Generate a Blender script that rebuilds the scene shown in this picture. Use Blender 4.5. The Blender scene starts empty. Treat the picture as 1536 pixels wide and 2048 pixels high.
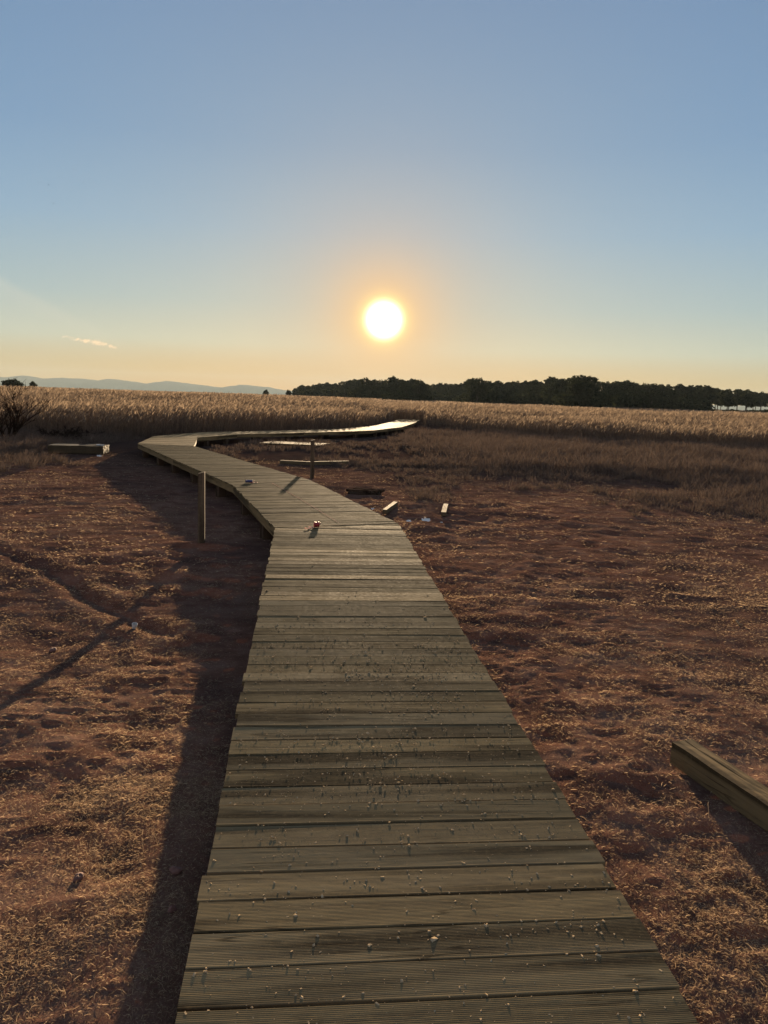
import bpy, math, random
import numpy as np
from mathutils import Vector, Matrix

rng = np.random.default_rng(7)
random.seed(7)
SC = bpy.context.scene
COL = SC.collection
R = math.radians

# ------------------------------------------------------------------ layout constants (metres)
H = 0.36                      # deck top above the soil
EYE = 1.65                    # camera above the deck
CAMZ = H + EYE
F_PX, IMG_W, IMG_H = 1518.0, 1536.0, 2048.0
ROLL = math.atan(0.033)
PITCH = math.atan((1024 - 796) * math.cos(ROLL) / F_PX)
SUN_EL, SUN_AZ = R(5.65), R(-0.47)
SUN = Vector((math.sin(SUN_AZ) * math.cos(SUN_EL), math.cos(SUN_AZ) * math.cos(SUN_EL), math.sin(SUN_EL)))
EXPOSURE = 2.0
GAIN = 2.0 ** -EXPOSURE


def ray(px, py):
    u = (px - IMG_W / 2) / F_PX
    v = (py - IMG_H / 2) / F_PX
    c, s = math.cos(ROLL), math.sin(ROLL)
    u, v = u * c + v * s, -u * s + v * c
    cp, sp = math.cos(PITCH), math.sin(PITCH)
    return Vector((u, cp - v * sp, -sp - v * cp))


def at_z(px, py, z=0.0):
    r = ray(px, py)
    t = (z - CAMZ) / r.z
    return Vector((r.x * t, r.y * t, z))


def at_y(px, py, y):
    r = ray(px, py)
    t = y / r.y
    return Vector((r.x * t, y, CAMZ + r.z * t))


# ------------------------------------------------------------------ noise
_T = rng.random((256, 256))


def vnoise(x, y):
    x = np.asarray(x, float)
    y = np.asarray(y, float)
    xi = np.floor(x).astype(np.int64)
    yi = np.floor(y).astype(np.int64)
    fx = x - xi
    fy = y - yi
    fx = fx * fx * fx * (fx * (fx * 6 - 15) + 10)
    fy = fy * fy * fy * (fy * (fy * 6 - 15) + 10)
    a = _T[xi & 255, yi & 255]
    b = _T[(xi + 1) & 255, yi & 255]
    c = _T[xi & 255, (yi + 1) & 255]
    d = _T[(xi + 1) & 255, (yi + 1) & 255]
    return (a * (1 - fx) + b * fx) * (1 - fy) + (c * (1 - fx) + d * fx) * fy


def rot(x, y, a):
    c, s = math.cos(a), math.sin(a)
    return x * c - y * s, x * s + y * c


def octave(x, y, wl, k):
    xr, yr = rot(x, y, 0.7 * k + 0.3)
    return vnoise(xr / wl + 17.3 * k, yr / wl - 9.1 * k) - 0.5


# ------------------------------------------------------------------ mesh helpers
def link(o, parent=None):
    COL.objects.link(o)
    if parent is not None:
        o.parent = parent
    return o


def mesh_np(name, verts, quads=None, tris=None, mats=(), mat_idx=None, smooth=False):
    me = bpy.data.meshes.new(name)
    verts = np.ascontiguousarray(verts, np.float32).reshape(-1, 3)
    loops, starts, totals = [], [], []
    off = 0
    if quads is not None and len(quads):
        q = np.asarray(quads, np.int32).reshape(-1, 4)
        loops.append(q.ravel())
        starts.append(np.arange(len(q), dtype=np.int32) * 4 + off)
        totals.append(np.full(len(q), 4, np.int32))
        off += q.size
    if tris is not None and len(tris):
        t = np.asarray(tris, np.int32).reshape(-1, 3)
        loops.append(t.ravel())
        starts.append(np.arange(len(t), dtype=np.int32) * 3 + off)
        totals.append(np.full(len(t), 3, np.int32))
        off += t.size
    loops = np.concatenate(loops)
    starts = np.concatenate(starts)
    totals = np.concatenate(totals)
    me.vertices.add(len(verts))
    me.vertices.foreach_set('co', verts.ravel())
    me.loops.add(len(loops))
    me.loops.foreach_set('vertex_index', loops)
    me.polygons.add(len(starts))
    me.polygons.foreach_set('loop_start', starts)
    me.polygons.foreach_set('loop_total', totals)
    if mat_idx is not None:
        me.polygons.foreach_set('material_index', np.asarray(mat_idx, np.int32))
    me.polygons.foreach_set('use_smooth', np.full(len(starts), smooth, bool))
    for m in mats:
        me.materials.append(m)
    me.update(calc_edges=True)
    return me


class MB:
    """collects plain polygons and links them as one mesh object"""

    def __init__(self):
        self.v, self.f, self.mi = [], [], []

    def add(self, vs, fs, mi=0):
        o = len(self.v)
        self.v += [tuple(p) for p in vs]
        self.f += [tuple(i + o for i in f) for f in fs]
        self.mi += [mi] * len(fs)

    def box(self, c, size, M=None, mi=0, jit=0.0):
        sx, sy, sz = [s / 2 for s in size]
        vs = []
        for z in (-sz, sz):
            for x, y in ((-sx, -sy), (sx, -sy), (sx, sy), (-sx, sy)):
                p = Vector((x + random.uniform(-jit, jit), y + random.uniform(-jit, jit), z + random.uniform(-jit, jit)))
                if M is not None:
                    p = M @ p
                vs.append(p + Vector(c))
        self.add(vs, [(3, 2, 1, 0), (4, 5, 6, 7), (0, 1, 5, 4), (1, 2, 6, 5), (2, 3, 7, 6), (3, 0, 4, 7)], mi)

    def tube(self, pts, radii, n=6, mi=0, cap=True):
        pts = [Vector(p) for p in pts]
        rings = []
        for i, p in enumerate(pts):
            d = (pts[min(i + 1, len(pts) - 1)] - pts[max(i - 1, 0)]).normalized()
            a = d.orthogonal().normalized() if abs(d.z) > 0.9 else d.cross(Vector((0, 0, 1))).normalized()
            b = d.cross(a)
            rings.append([p + (a * math.cos(2 * math.pi * k / n) + b * math.sin(2 * math.pi * k / n)) * radii[i] for k in range(n)])
        vs = [q for r in rings for q in r]
        fs = []
        for i in range(len(pts) - 1):
            for k in range(n):
                fs.append((i * n + k, i * n + (k + 1) % n, (i + 1) * n + (k + 1) % n, (i + 1) * n + k))
        if cap:
            fs.append(tuple(range(n - 1, -1, -1)))
            fs.append(tuple((len(pts) - 1) * n + k for k in range(n)))
        self.add(vs, fs, mi)

    def build(self, name, mats, parent=None, smooth=False, bevel=0.0):
        me = bpy.data.meshes.new(name)
        me.from_pydata(self.v, [], self.f)
        if not isinstance(mats, (list, tuple)):
            mats = [mats]
        for m in mats:
            me.materials.append(m)
        for p, i in zip(me.polygons, self.mi):
            p.material_index = i
            p.use_smooth = smooth
        o = link(bpy.data.objects.new(name, me), parent)
        if bevel:
            md = o.modifiers.new('edge', 'BEVEL')
            md.width = bevel
            md.segments = 2
        return o


def ribbons(P, W, S):
    """P (N,L,3) centre lines, W (N,L) widths, S (N,3) side vectors -> verts, quads"""
    N, L = P.shape[:2]
    if S.ndim == 2:
        S = S[:, None, :]
    off = S * (W[..., None] * 0.5)
    V = np.stack([P - off, P + off], axis=2)              # N,L,2,3
    idx = np.arange(N * L * 2).reshape(N, L, 2)
    q = np.stack([idx[:, :-1, 0], idx[:, :-1, 1], idx[:, 1:, 1], idx[:, 1:, 0]], axis=-1)
    return V.reshape(-1, 3), q.reshape(-1, 4)


def tag(o, label=None, cat=None, group=None, kind=None):
    if label:
        o['label'] = label
    if cat:
        o['category'] = cat
    if group:
        o['group'] = group
    if kind:
        o['kind'] = kind
    return o


def empty(name, loc, rz=0.0):
    o = bpy.data.objects.new(name, None)
    o.empty_display_size = 0.2
    o.location = loc
    o.rotation_euler = (0, 0, rz)
    return link(o)


def copy_tree(o, parent=None):
    c = o.copy()
    COL.objects.link(c)
    c.parent = parent
    for ch in [k for k in o.children]:
        copy_tree(ch, c)
    return c


# ------------------------------------------------------------------ materials
def new_mat(name):
    m = bpy.data.materials.new(name)
    m.use_nodes = True
    nt = m.node_tree
    b = nt.nodes['Principled BSDF']
    return m, nt, b


def nd(nt, t, **kw):
    n = nt.nodes.new(t)
    for k, v in kw.items():
        if k.startswith('i_'):
            key = k[2:]
            n.inputs[int(key) if key.isdigit() else key.replace('_', ' ')].default_value = v
        else:
            setattr(n, k, v)
    return n


def mth(nt, op, a, b=None, clamp=False):
    n = nt.nodes.new('ShaderNodeMath')
    n.operation = op
    n.use_clamp = clamp
    for i, x in enumerate((a, b)):
        if x is None:
            continue
        if isinstance(x, (int, float)):
            n.inputs[i].default_value = x
        else:
            nt.links.new(x, n.inputs[i])
    return n.outputs[0]


def noise(nt, vec, scale, detail=4, rough=0.55, dist=0.0):
    n = nd(nt, 'ShaderNodeTexNoise')
    n.inputs['Scale'].default_value = scale
    n.inputs['Detail'].default_value = detail
    n.inputs['Roughness'].default_value = rough
    n.inputs['Distortion'].default_value = dist
    if vec is not None:
        nt.links.new(vec, n.inputs['Vector'])
    return n.outputs['Fac']


def ramp(nt, fac, stops, interp='LINEAR'):
    n = nd(nt, 'ShaderNodeValToRGB')
    cr = n.color_ramp
    cr.interpolation = interp
    while len(cr.elements) < len(stops):
        cr.elements.new(0.5)
    for e, (p, c) in zip(cr.elements, stops):
        e.position = p
        e.color = tuple(c) + (1,) if not isinstance(c, (int, float)) else (c, c, c, 1)
    nt.links.new(fac, n.inputs[0])
    return n.outputs[0]


def mix(nt, fac, a, b, mode='MIX'):
    n = nd(nt, 'ShaderNodeMix', data_type='RGBA', blend_type=mode)
    for k, x in ((0, fac), (6, a), (7, b)):
        if isinstance(x, (int, float)):
            n.inputs[k].default_value = x
        elif isinstance(x, (tuple, list)):
            n.inputs[k].default_value = tuple(x) + (1,) if len(x) == 3 else x
        else:
            nt.links.new(x, n.inputs[k])
    return n.outputs[2]


def bump(nt, height, strength, dist, normal=None):
    n = nd(nt, 'ShaderNodeBump')
    n.inputs['Strength'].default_value = strength
    n.inputs['Distance'].default_value = dist
    nt.links.new(height, n.inputs['Height'])
    if normal is not None:
        nt.links.new(normal, n.inputs['Normal'])
    return n.outputs[0]


def objcoord(nt):
    return nd(nt, 'ShaderNodeTexCoord').outputs['Object']


def island(nt):
    return nd(nt, 'ShaderNodeNewGeometry').outputs['Random Per Island']


def mat_soil():
    m, nt, b = new_mat('red_soil')
    co = objcoord(nt)
    big = noise(nt, co, 0.55, 3, 0.5)
    mid = noise(nt, co, 3.2, 5, 0.6)
    fine = noise(nt, co, 26, 5, 0.65)
    grit = noise(nt, co, 140, 3, 0.6)
    c = ramp(nt, mid, [(0.25, (0.085, 0.048, 0.036)), (0.5, (0.230, 0.116, 0.078)), (0.75, (0.33, 0.20, 0.142))])
    straw = ramp(nt, fine, [(0.35, (0.09, 0.055, 0.04)), (0.6, (0.24, 0.16, 0.11)), (0.8, (0.36, 0.26, 0.18))])
    k = mth(nt, 'MULTIPLY', ramp(nt, big, [(0.38, 0.0), (0.62, 1.0)]), ramp(nt, fine, [(0.42, 0.0), (0.6, 0.75)]))
    c = mix(nt, k, c, straw)
    # damp patches, and dark peaty soil towards the reeds
    damp = noise(nt, co, 0.42, 4, 0.55, 0.4)
    c = mix(nt, ramp(nt, damp, [(0.50, 0.0), (0.64, 0.6)]), c, (0.085, 0.052, 0.046))
    sp = nd(nt, 'ShaderNodeSeparateXYZ')
    nt.links.new(co, sp.inputs[0])
    peat = mth(nt, 'ADD', mth(nt, 'DIVIDE', mth(nt, 'SUBTRACT', sp.outputs['Y'], 15.0), 9.0), mth(nt, 'SUBTRACT', damp, 0.5))
    c = mix(nt, ramp(nt, peat, [(0.0, 0.0), (1.0, 0.8)]), c, (0.060, 0.042, 0.034))
    c = mix(nt, ramp(nt, grit, [(0.45, 0.0), (0.75, 0.5)]), c, (0.065, 0.042, 0.035))
    nt.links.new(c, b.inputs['Base Color'])
    b.inputs['Roughness'].default_value = 1.0
    b.inputs['Specular IOR Level'].default_value = 0.0
    n1 = bump(nt, noise(nt, co, 11, 9, 0.8, 0.9), 1.0, 0.20)
    n2 = bump(nt, noise(nt, co, 60, 6, 0.8, 1.2), 1.0, 0.07, n1)
    nt.links.new(n2, b.inputs['Normal'])
    return m


def mat_wood(name, base, dark, grey, along='X', rough=0.5, stain=True, gscale=1.0, spec=0.03, sheen=0.0):
    """treated timber: streaks along the grain, per-board tone, damp stains, knots"""
    m, nt, b = new_mat(name)
    co = objcoord(nt)
    isl = island(nt)
    mp = nd(nt, 'ShaderNodeMapping')
    sc = {'X': (1.2, 22, 22), 'Y': (22, 1.2, 22), 'Z': (22, 22, 1.2)}[along]
    mp.inputs['Scale'].default_value = tuple(s * gscale for s in sc)
    off = nd(nt, 'ShaderNodeCombineXYZ')
    o1 = mth(nt, 'MULTIPLY', isl, 61.0)
    for i in range(3):
        nt.links.new(o1, off.inputs[i])
    nt.links.new(co, mp.inputs['Vector'])
    nt.links.new(off.outputs[0], mp.inputs['Location'])
    g = noise(nt, mp.outputs[0], 1.6, 6, 0.62, 0.8)
    g2 = noise(nt, mp.outputs[0], 0.35, 3, 0.5, 0.3)
    c = ramp(nt, g, [(0.28, dark), (0.5, base), (0.76, tuple(min(1, x * 1.35) for x in base))])
    c = mix(nt, ramp(nt, isl, [(0.0, 0.0), (1.0, 0.55)]), c, grey)
    tone = ramp(nt, mth(nt, 'FRACT', mth(nt, 'MULTIPLY', isl, 17.0)), [(0.0, 0.76), (1.0, 1.16)])
    c = mix(nt, 1.0, c, tone, 'MULTIPLY')
    if stain:
        s = ramp(nt, g2, [(0.50, 0.0), (0.62, 0.8)])
        c = mix(nt, s, c, tuple(x * 0.45 for x in dark))
    ck = noise(nt, mp.outputs[0], 0.8, 2, 0.5, 0.6)
    ck = ramp(nt, mth(nt, 'ABSOLUTE', mth(nt, 'SUBTRACT', ck, 0.47)), [(0.0, 0.75), (0.012, 0.5), (0.022, 0.0)])
    ck = mth(nt, 'MULTIPLY', ck, ramp(nt, noise(nt, co, 2.6, 2, 0.5), [(0.48, 0.0), (0.6, 1.0)]))
    c = mix(nt, ck, c, tuple(x * 0.3 for x in dark))
    fine = noise(nt, co, 35, 4, 0.7)
    c = mix(nt, ramp(nt, fine, [(0.5, 0.0), (0.8, 0.35)]), c, tuple(min(1, x * 1.5) for x in base))
    nt.links.new(c, b.inputs['Base Color'])
    rr = ramp(nt, fine, [(0.3, rough - 0.1), (0.7, rough + 0.2)])
    nt.links.new(rr, b.inputs['Roughness'])
    if sheen:
        pt = noise(nt, co, 4.5, 5, 0.62, 0.5)
        nt.links.new(ramp(nt, pt, [(0.35, sheen * 0.25), (0.75, sheen)]), b.inputs['Specular IOR Level'])
    else:
        b.inputs['Specular IOR Level'].default_value = spec
    nt.links.new(bump(nt, g, 0.42, 0.003), b.inputs['Normal'])
    return m


def mat_leaf(name, c1, c2, trans=0.45, tcol=None, rough=0.6):
    """thin dry or green blades: diffuse plus light passing through"""
    m, nt, b = new_mat(name)
    isl = island(nt)
    c = mix(nt, isl, c1, c2)
    nt.links.new(c, b.inputs['Base Color'])
    b.inputs['Roughness'].default_value = rough
    b.inputs['Specular IOR Level'].default_value = 0.0
    t = nd(nt, 'ShaderNodeBsdfTranslucent')
    if tcol is None:
        nt.links.new(c, t.inputs['Color'])
    else:
        nt.links.new(mix(nt, 1.0, c, tcol, 'MULTIPLY'), t.inputs['Color'])
    ms = nd(nt, 'ShaderNodeMixShader')
    ms.inputs[0].default_value = trans
    nt.links.new(b.outputs[0], ms.inputs[1])
    nt.links.new(t.outputs[0], ms.inputs[2])
    nt.links.new(ms.outputs[0], nt.nodes['Material Output'].inputs['Surface'])
    return m


def mat_plain(name, c, rough=0.6, var=0.25, scale=20, bmp=0.3, spec=0.4):
    m, nt, b = new_mat(name)
    co = objcoord(nt)
    n = noise(nt, co, scale, 4, 0.6)
    nt.links.new(mix(nt, n, tuple(x * (1 - var) for x in c), tuple(min(1, x * (1 + var)) for x in c)), b.inputs['Base Color'])
    b.inputs['Roughness'].default_value = rough
    b.inputs['Specular IOR Level'].default_value = spec
    if bmp:
        nt.links.new(bump(nt, n, bmp, 0.3 / scale), b.inputs['Normal'])
    return m


M_SOIL = mat_soil()
M_DECK = mat_wood('weathered_deck_wood', (0.182, 0.128, 0.060), (0.078, 0.054, 0.030), (0.150, 0.118, 0.070), 'X', 0.78, True, 1.0, 0.0, 0.012)
M_BEAM = mat_wood('treated_beam_wood', (0.172, 0.112, 0.048), (0.07, 0.046, 0.023), (0.14, 0.10, 0.055), 'X', 0.7)
M_POST = mat_wood('post_wood', (0.16, 0.108, 0.062), (0.075, 0.05, 0.03), (0.13, 0.10, 0.07), 'Z', 0.7)
M_BLOCK = mat_wood('dark_block_wood', (0.06, 0.037, 0.023), (0.03, 0.018, 0.012), (0.05, 0.036, 0.025), 'Z', 0.9, True, 1.0, 0.0)
M_STACK = mat_wood('dark_plank_wood', (0.055, 0.038, 0.020), (0.03, 0.02, 0.011), (0.05, 0.037, 0.022), 'X', 0.6, False, 1.0, 0.06)  # one even dark tone, set so the stack front reads near black
M_PALE = mat_wood('fresh_sawn_wood', (0.10, 0.070, 0.036), (0.06, 0.04, 0.02), (0.09, 0.07, 0.042), 'X', 0.8, False, 1.0, 0.025)
M_STRAW = mat_leaf('dry_straw', (0.16, 0.10, 0.062), (0.54, 0.39, 0.235), 0.45)
M_GRASS = mat_leaf('dry_grass_blades', (0.075, 0.053, 0.041), (0.15, 0.107, 0.078), 0.2)
M_STALK = mat_leaf('reed_stalks', (0.075, 0.05, 0.036), (0.17, 0.12, 0.08), 0.25)
M_PLUME = mat_leaf('reed_plumes', (0.11, 0.08, 0.058), (0.29, 0.22, 0.155), 0.5)
M_NEEDLE = mat_leaf('pine_needles', (0.016, 0.020, 0.010), (0.040, 0.043, 0.019), 0.18)
M_BARK = mat_plain('bark', (0.07, 0.048, 0.035), 0.9, 0.4, 8, 0.8)
M_TWIG = mat_plain('bare_twigs', (0.022, 0.014, 0.010), 1.0, 0.4, 10, 0.3, 0.0)
M_CRUMB = mat_plain('soil_crumbs', (0.34, 0.25, 0.145), 0.95, 0.4, 90, 0.5, 0.0)
M_STONE = mat_plain('red_stone', (0.13, 0.06, 0.042), 0.9, 0.4, 20, 0.9)
M_WHITE = mat_plain('white_paper', (0.55, 0.52, 0.46), 0.6, 0.08, 30, 0.1)
M_RED = mat_plain('red_plastic', (0.26, 0.022, 0.02), 0.45, 0.15, 60, 0.1)
M_NAVY = mat_plain('navy_plastic', (0.02, 0.025, 0.085), 0.45, 0.2, 60, 0.1)
M_STRING = mat_leaf('twine', (0.72, 0.50, 0.42), (0.78, 0.55, 0.46), 0.5)
M_DARK = mat_plain('dark_strap', (0.03, 0.03, 0.03), 0.7, 0.2, 40, 0.1)
M_BIRD = mat_plain('bird_plumage', (0.03, 0.03, 0.035), 0.8, 0.2, 10, 0.0)
M_HILL = mat_plain('hill_scrub', (0.10, 0.11, 0.07), 1.0, 0.3, 0.004, 0.0, 0.0)


# ------------------------------------------------------------------ boardwalk plan
def edge_pt(x, y):
    return Vector((x, y, 0))


LEFT = [(-0.142, -1.5), (-1.36, 9.38), (-2.76, 13.68), (-7.74, 23.64), (-8.51, 27.86)]
RIGHT = [(1.19, -1.5), (0.20, 10.0), (-1.48, 14.93), (-5.92, 23.35), (-6.91, 27.82)]
CENTRE = [(-7.71, 27.84), (-6.85, 31.3), (-4.4, 34.6), (-1.55, 39.0), (0.05, 45.0), (1.1, 53.5), (1.75, 61.0)]
for i in range(1, len(CENTRE)):
    p0 = Vector(CENTRE[i - 1])
    p1 = Vector(CENTRE[i])
    p2 = Vector(CENTRE[min(i + 1, len(CENTRE) - 1)])
    d1 = (p1 - p0).normalized()
    d2 = (p2 - p1).normalized() if i + 1 < len(CENTRE) else d1
    nrm = Vector((-(d1 + d2).normalized().y, (d1 + d2).normalized().x))
    w = 0.86 / max(0.6, nrm.dot(Vector((-d1.y, d1.x))))
    LEFT.append(tuple(p1 + nrm * w))
    RIGHT.append(tuple(p1 - nrm * w))


def seg_dist(x, y, pts):
    d = np.full(np.shape(x), 1e9)
    for (x0, y0), (x1, y1) in zip(pts[:-1], pts[1:]):
        dx, dy = x1 - x0, y1 - y0
        t = np.clip(((x - x0) * dx + (y - y0) * dy) / (dx * dx + dy * dy), 0, 1)
        d = np.minimum(d, np.hypot(x - (x0 + t * dx), y - (y0 + t * dy)))
    return d


MID = [((a[0] + b[0]) / 2, (a[1] + b[1]) / 2) for a, b in zip(LEFT, RIGHT)]

# ------------------------------------------------------------------ ground
AX, NX = 0.95, 1300
AY, NY, YC = 1.5, 1500, 2.6
EXT = 9150.0
KX, KY = math.asinh(EXT / AX), math.asinh(EXT / AY)
FUR = [tuple(at_z(*p)[:2]) for p in ((-60, 1075), (0, 1105), (90, 1138), (180, 1190), (270, 1230), (335, 1252))]


def ground_z(x, y):
    x = np.asarray(x, float)
    y = np.asarray(y, float)
    sx = np.sqrt(x * x + AX * AX) * KX * 2 / NX
    sy = np.sqrt((y - YC) ** 2 + AY * AY) * KY * 1.65 / NY
    sp = np.maximum(sx, 0.6 * sy)
    z = np.zeros(np.broadcast(x, y).shape)
    dd = seg_dist(x, y, MID)
    calm = np.clip((dd - 0.2) / 1.2, 0.25, 1)
    for k, (wl, amp) in enumerate([(60, 0.10), (14, 0.06), (3.1, 0.045), (1.25, 0.036), (0.52, 0.030), (0.24, 0.026), (0.115, 0.021), (0.055, 0.014)]):
        keep = np.clip((wl / (sp + 1e-6) - 1.6) / 1.6, 0, 1)
        o = octave(x, y, wl, k)
        if 3 <= k <= 6:
            o = 0.35 - np.abs(o) * 1.6 if k in (4, 6) else o
        z = z + o * amp * keep * (calm if k >= 1 else 1)
    patch = vnoise(x / 2.3 + 40, y / 2.3 + 11)
    z = z * (0.55 + 0.8 * patch)
    z = np.where(y > 1000, z * 0.3, z)
    fd = seg_dist(x, y, FUR)
    z = z - 0.030 * np.exp(-(fd / 0.10) ** 2) + 0.012 * np.exp(-((fd - 0.22) / 0.12) ** 2)
    # gentle mound around the foot of the free post, slightly higher ground close by
    z = z + 0.05 * np.exp(-(((x + 2.45) / 0.55) ** 2 + ((y - 10.0) / 0.55) ** 2))
    z = z + 0.07 * np.exp(-((y - 2.5) / 3.0) ** 2) * np.clip((x - 0.3) / 0.8, 0, 1)
    lw = np.clip((-x - 0.1) / 0.6, 0, 1)
    z = z + lw * (0.165 * np.exp(-((y - 1.6) / 2.3) ** 2) - 0.05 * np.exp(-((y - 6.6) / 1.6) ** 2))
    # never through the deck
    lim = np.where(dd < 1.0, H - 0.175, 9e9)
    return np.minimum(z, lim) - 0.015


xs = AX * np.sinh(np.linspace(-KX, KX, NX))
ys = YC + AY * np.sinh(np.linspace(math.asinh((-300 - YC) / AY), KY, NY))
GX, GY = np.meshgrid(xs, ys)
GZ = ground_z(GX, GY)
V = np.stack([GX, GY, GZ], -1).reshape(-1, 3)
ii = np.arange(NX * NY).reshape(NY, NX)
Q = np.stack([ii[:-1, :-1], ii[:-1, 1:], ii[1:, 1:], ii[1:, :-1]], -1).reshape(-1, 4)
ground = link(bpy.data.objects.new('ground', mesh_np('ground', V, Q, mats=[M_SOIL], smooth=True)))
tag(ground, kind='structure')
del GX, GY, GZ, V, Q, ii


def gz(x, y):
    return float(ground_z(np.array([x]), np.array([y]))[0])


# ------------------------------------------------------------------ the boardwalk
walk = empty('boardwalk', (0.3, 0.0, 0.0))
tag(walk, 'long weathered timber boardwalk curving left then right into the reeds', 'boardwalk')
walk_inv = Vector((0.3, 0.0, 0.0))


def clip_u(quad, v):
    """u interval of a convex quad (local u,v) on the line v"""
    us = []
    for i in range(4):
        (u0, v0), (u1, v1) = quad[i], quad[(i + 1) % 4]
        if (v0 - v) * (v1 - v) <= 0 and abs(v1 - v0) > 1e-9:
            t = (v - v0) / (v1 - v0)
            us.append(u0 + t * (u1 - u0))
    if len(us) < 2:
        return None
    return min(us), max(us)


PITCH_B, PL_T = 0.149, 0.028
phase = 0.05
for s in range(len(LEFT) - 1):
    L0, L1, R0, R1 = [Vector(p) for p in (LEFT[s], LEFT[s + 1], RIGHT[s], RIGHT[s + 1])]
    head = ((L1 - L0).normalized() + (R1 - R0).normalized()).normalized()
    across = Vector((head.y, -head.x))
    org = (L0 + R0) / 2
    quad = [((p - org).dot(across), (p - org).dot(head)) for p in (L0, R0, R1, L1)]
    v_lo, v_hi = min(q[1] for q in quad), max(q[1] for q in quad)
    near = s == 0
    mb = MB()
    v = v_lo + (0.0 if s else phase)
    while v < v_hi:
        gap = random.choice((0.009, 0.010, 0.011, 0.013, 0.015))
        w = PITCH_B - gap
        z0 = random.uniform(-0.003, 0.003)
        tilt = random.uniform(-0.004, 0.004)
        warp = random.uniform(-0.003, 0.003)
        skew = random.uniform(-0.006, 0.006)
        dep = random.choice((0.0003, 0.0004, 0.0006, 0.0008, 0.0011)) if near else 0.0012
        nr = 20 if near and v < 7.5 else (9 if s < 3 else 0)
        prof = [(0.0, -PL_T), (0.0, -0.002), (0.002, 0.0)]
        if nr:
            for r in range(nr):
                a = 0.004 + (w - 0.008) * r / nr
                st = (w - 0.008) / nr
                prof += [(a + st * 0.30, 0.0), (a + st * 0.45, -dep), (a + st * 0.80, -dep), (a + st * 0.95, 0.0)]
        prof += [(w - 0.002, 0.0), (w, -0.002), (w, -PL_T)]
        el, er = random.uniform(-0.009, 0.010), random.uniform(-0.009, 0.010)
        rows = []
        nu = 5 if s < 3 else 2
        for dv, dz in prof:
            c = clip_u(quad, min(max(v + dv, v_lo + 1e-4), v_hi - 1e-4))
            if c is None or c[1] - c[0] < 0.02:
                continue
            ua, ub = c[0] - el, c[1] + er
            row = []
            for k in range(nu):
                t = k / (nu - 1)
                row.append((ua + (ub - ua) * t, v + dv + skew * (t - 0.5) + warp * math.sin(t * math.pi), dz + z0 + tilt * (t - 0.5)))
            rows.append(row)
        if len(rows) > 3:
            vs = [p for r in rows for p in r]
            fs = [(a * nu + k, a * nu + k + 1, (a + 1) * nu + k + 1, (a + 1) * nu + k) for a in range(len(rows) - 1) for k in range(nu - 1)]
            n = len(rows)
            fs.append(tuple(a * nu for a in range(n)))
            fs.append(tuple(a * nu + nu - 1 for a in range(n - 1, -1, -1)))
            fs.append((0, (n - 1) * nu, n * nu - 1, nu - 1))
            mb.add(vs, fs)
        v += PITCH_B
    o = mb.build('deck', M_DECK, walk)
    o.location = Vector((org.x, org.y, H)) - walk_inv
    o.rotation_euler = (0, 0, math.atan2(across.y, across.x))
    # edge beams under the plank ends, one unseen joist added down the middle to darken the gaps
    for nm, (A, B), ins in (('edge_beam', (L0, L1), 0.035), ('edge_beam', (R0, R1), -0.035), ('joist', ((L0 + R0) / 2, (L1 + R1) / 2), 0)):
        d = B - A
        ln = d.length
        d.normalize()
        nn = Vector((d.y, -d.x))
        c = (A + B) / 2 + nn * ins
        e = MB()
        n_sub = max(1, int(ln / 2.4))
        for k in range(n_sub):
            e.box(((k + 0.5) * ln / n_sub - ln / 2, random.uniform(-0.002, 0.002), 0), (ln / n_sub - 0.004, 0.048, 0.118), jit=0.002)
        b = e.build(nm, M_BEAM, walk)
        b.location = Vector((c.x, c.y, H - PL_T - 0.064)) - walk_inv
        b.rotation_euler = (0, 0, math.atan2(d.y, d.x))
    # stub supports down to the soil
    if s < 9:
        ln = ((L1 - L0).length + (R1 - R0).length) / 2
        n = max(1, int(ln / 1.75))
        for k in range(n):
            t = (k + 0.5) / n
            for A, B, ins in ((L0, L1, 0.085), (R0, R1, -0.085)):
                d = (B - A).normalized()
                p = A.lerp(B, t + random.uniform(-0.02, 0.02)) + Vector((d.y, -d.x)) * ins
                g = gz(p.x, p.y) - 0.10
                top = H - PL_T - 0.126
                e = MB()
                e.box((0, 0, (g + top) / 2), (0.20, 0.15, top - g), jit=0.004)
                b = e.build('support_block', M_BLOCK, walk)
                b.location = Vector((p.x, p.y, 0)) - walk_inv
                b.rotation_euler = (0, 0, math.atan2(d.y, d.x) + random.uniform(-0.1, 0.1))

# crumbs of soil and straw chips scattered on the deck
def deck_x(y, t):
    return (-0.31 - 0.112 * y) * (1 - t) + (1.06 - 0.086 * y) * t


cr_v, cr_q = [], []
spots = []
for _ in range(2600):                                      # the dirty stretch
    y = rng.normal(4.45, 0.75)
    t = rng.random()
    if rng.random() < 0.35 + 0.65 * vnoise(t * 6, y * 3):
        spots.append((y, t))
for _ in range(2600):                                      # finer grit in drifts
    y = rng.normal(4.5, 0.55)
    t = rng.random()
    if vnoise(t * 9 + 3, y * 5 + 1) * 0.6 + vnoise(t * 22, y * 14) * 0.4 > 0.56:
        spots.append((y, t))
for _ in range(420):
    spots.append((rng.normal(4.15, 0.22), float(np.clip(rng.normal(0.63, 0.12), 0.02, 0.98))))
for _ in range(160):
    spots.append((rng.normal(5.9, 0.5), rng.random() * 0.5))
for _ in range(1700):
    spots.append((rng.uniform(1.5, 3.6), rng.random()))
for _ in range(90):
    cy, ct = rng.uniform(1.6, 3.4), rng.random()
    for _k in range(6):
        spots.append((cy + rng.normal(0, 0.03), ct + rng.normal(0, 0.03)))
for _ in range(500):
    spots.append((rng.uniform(3.5, 13), rng.random()))
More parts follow.
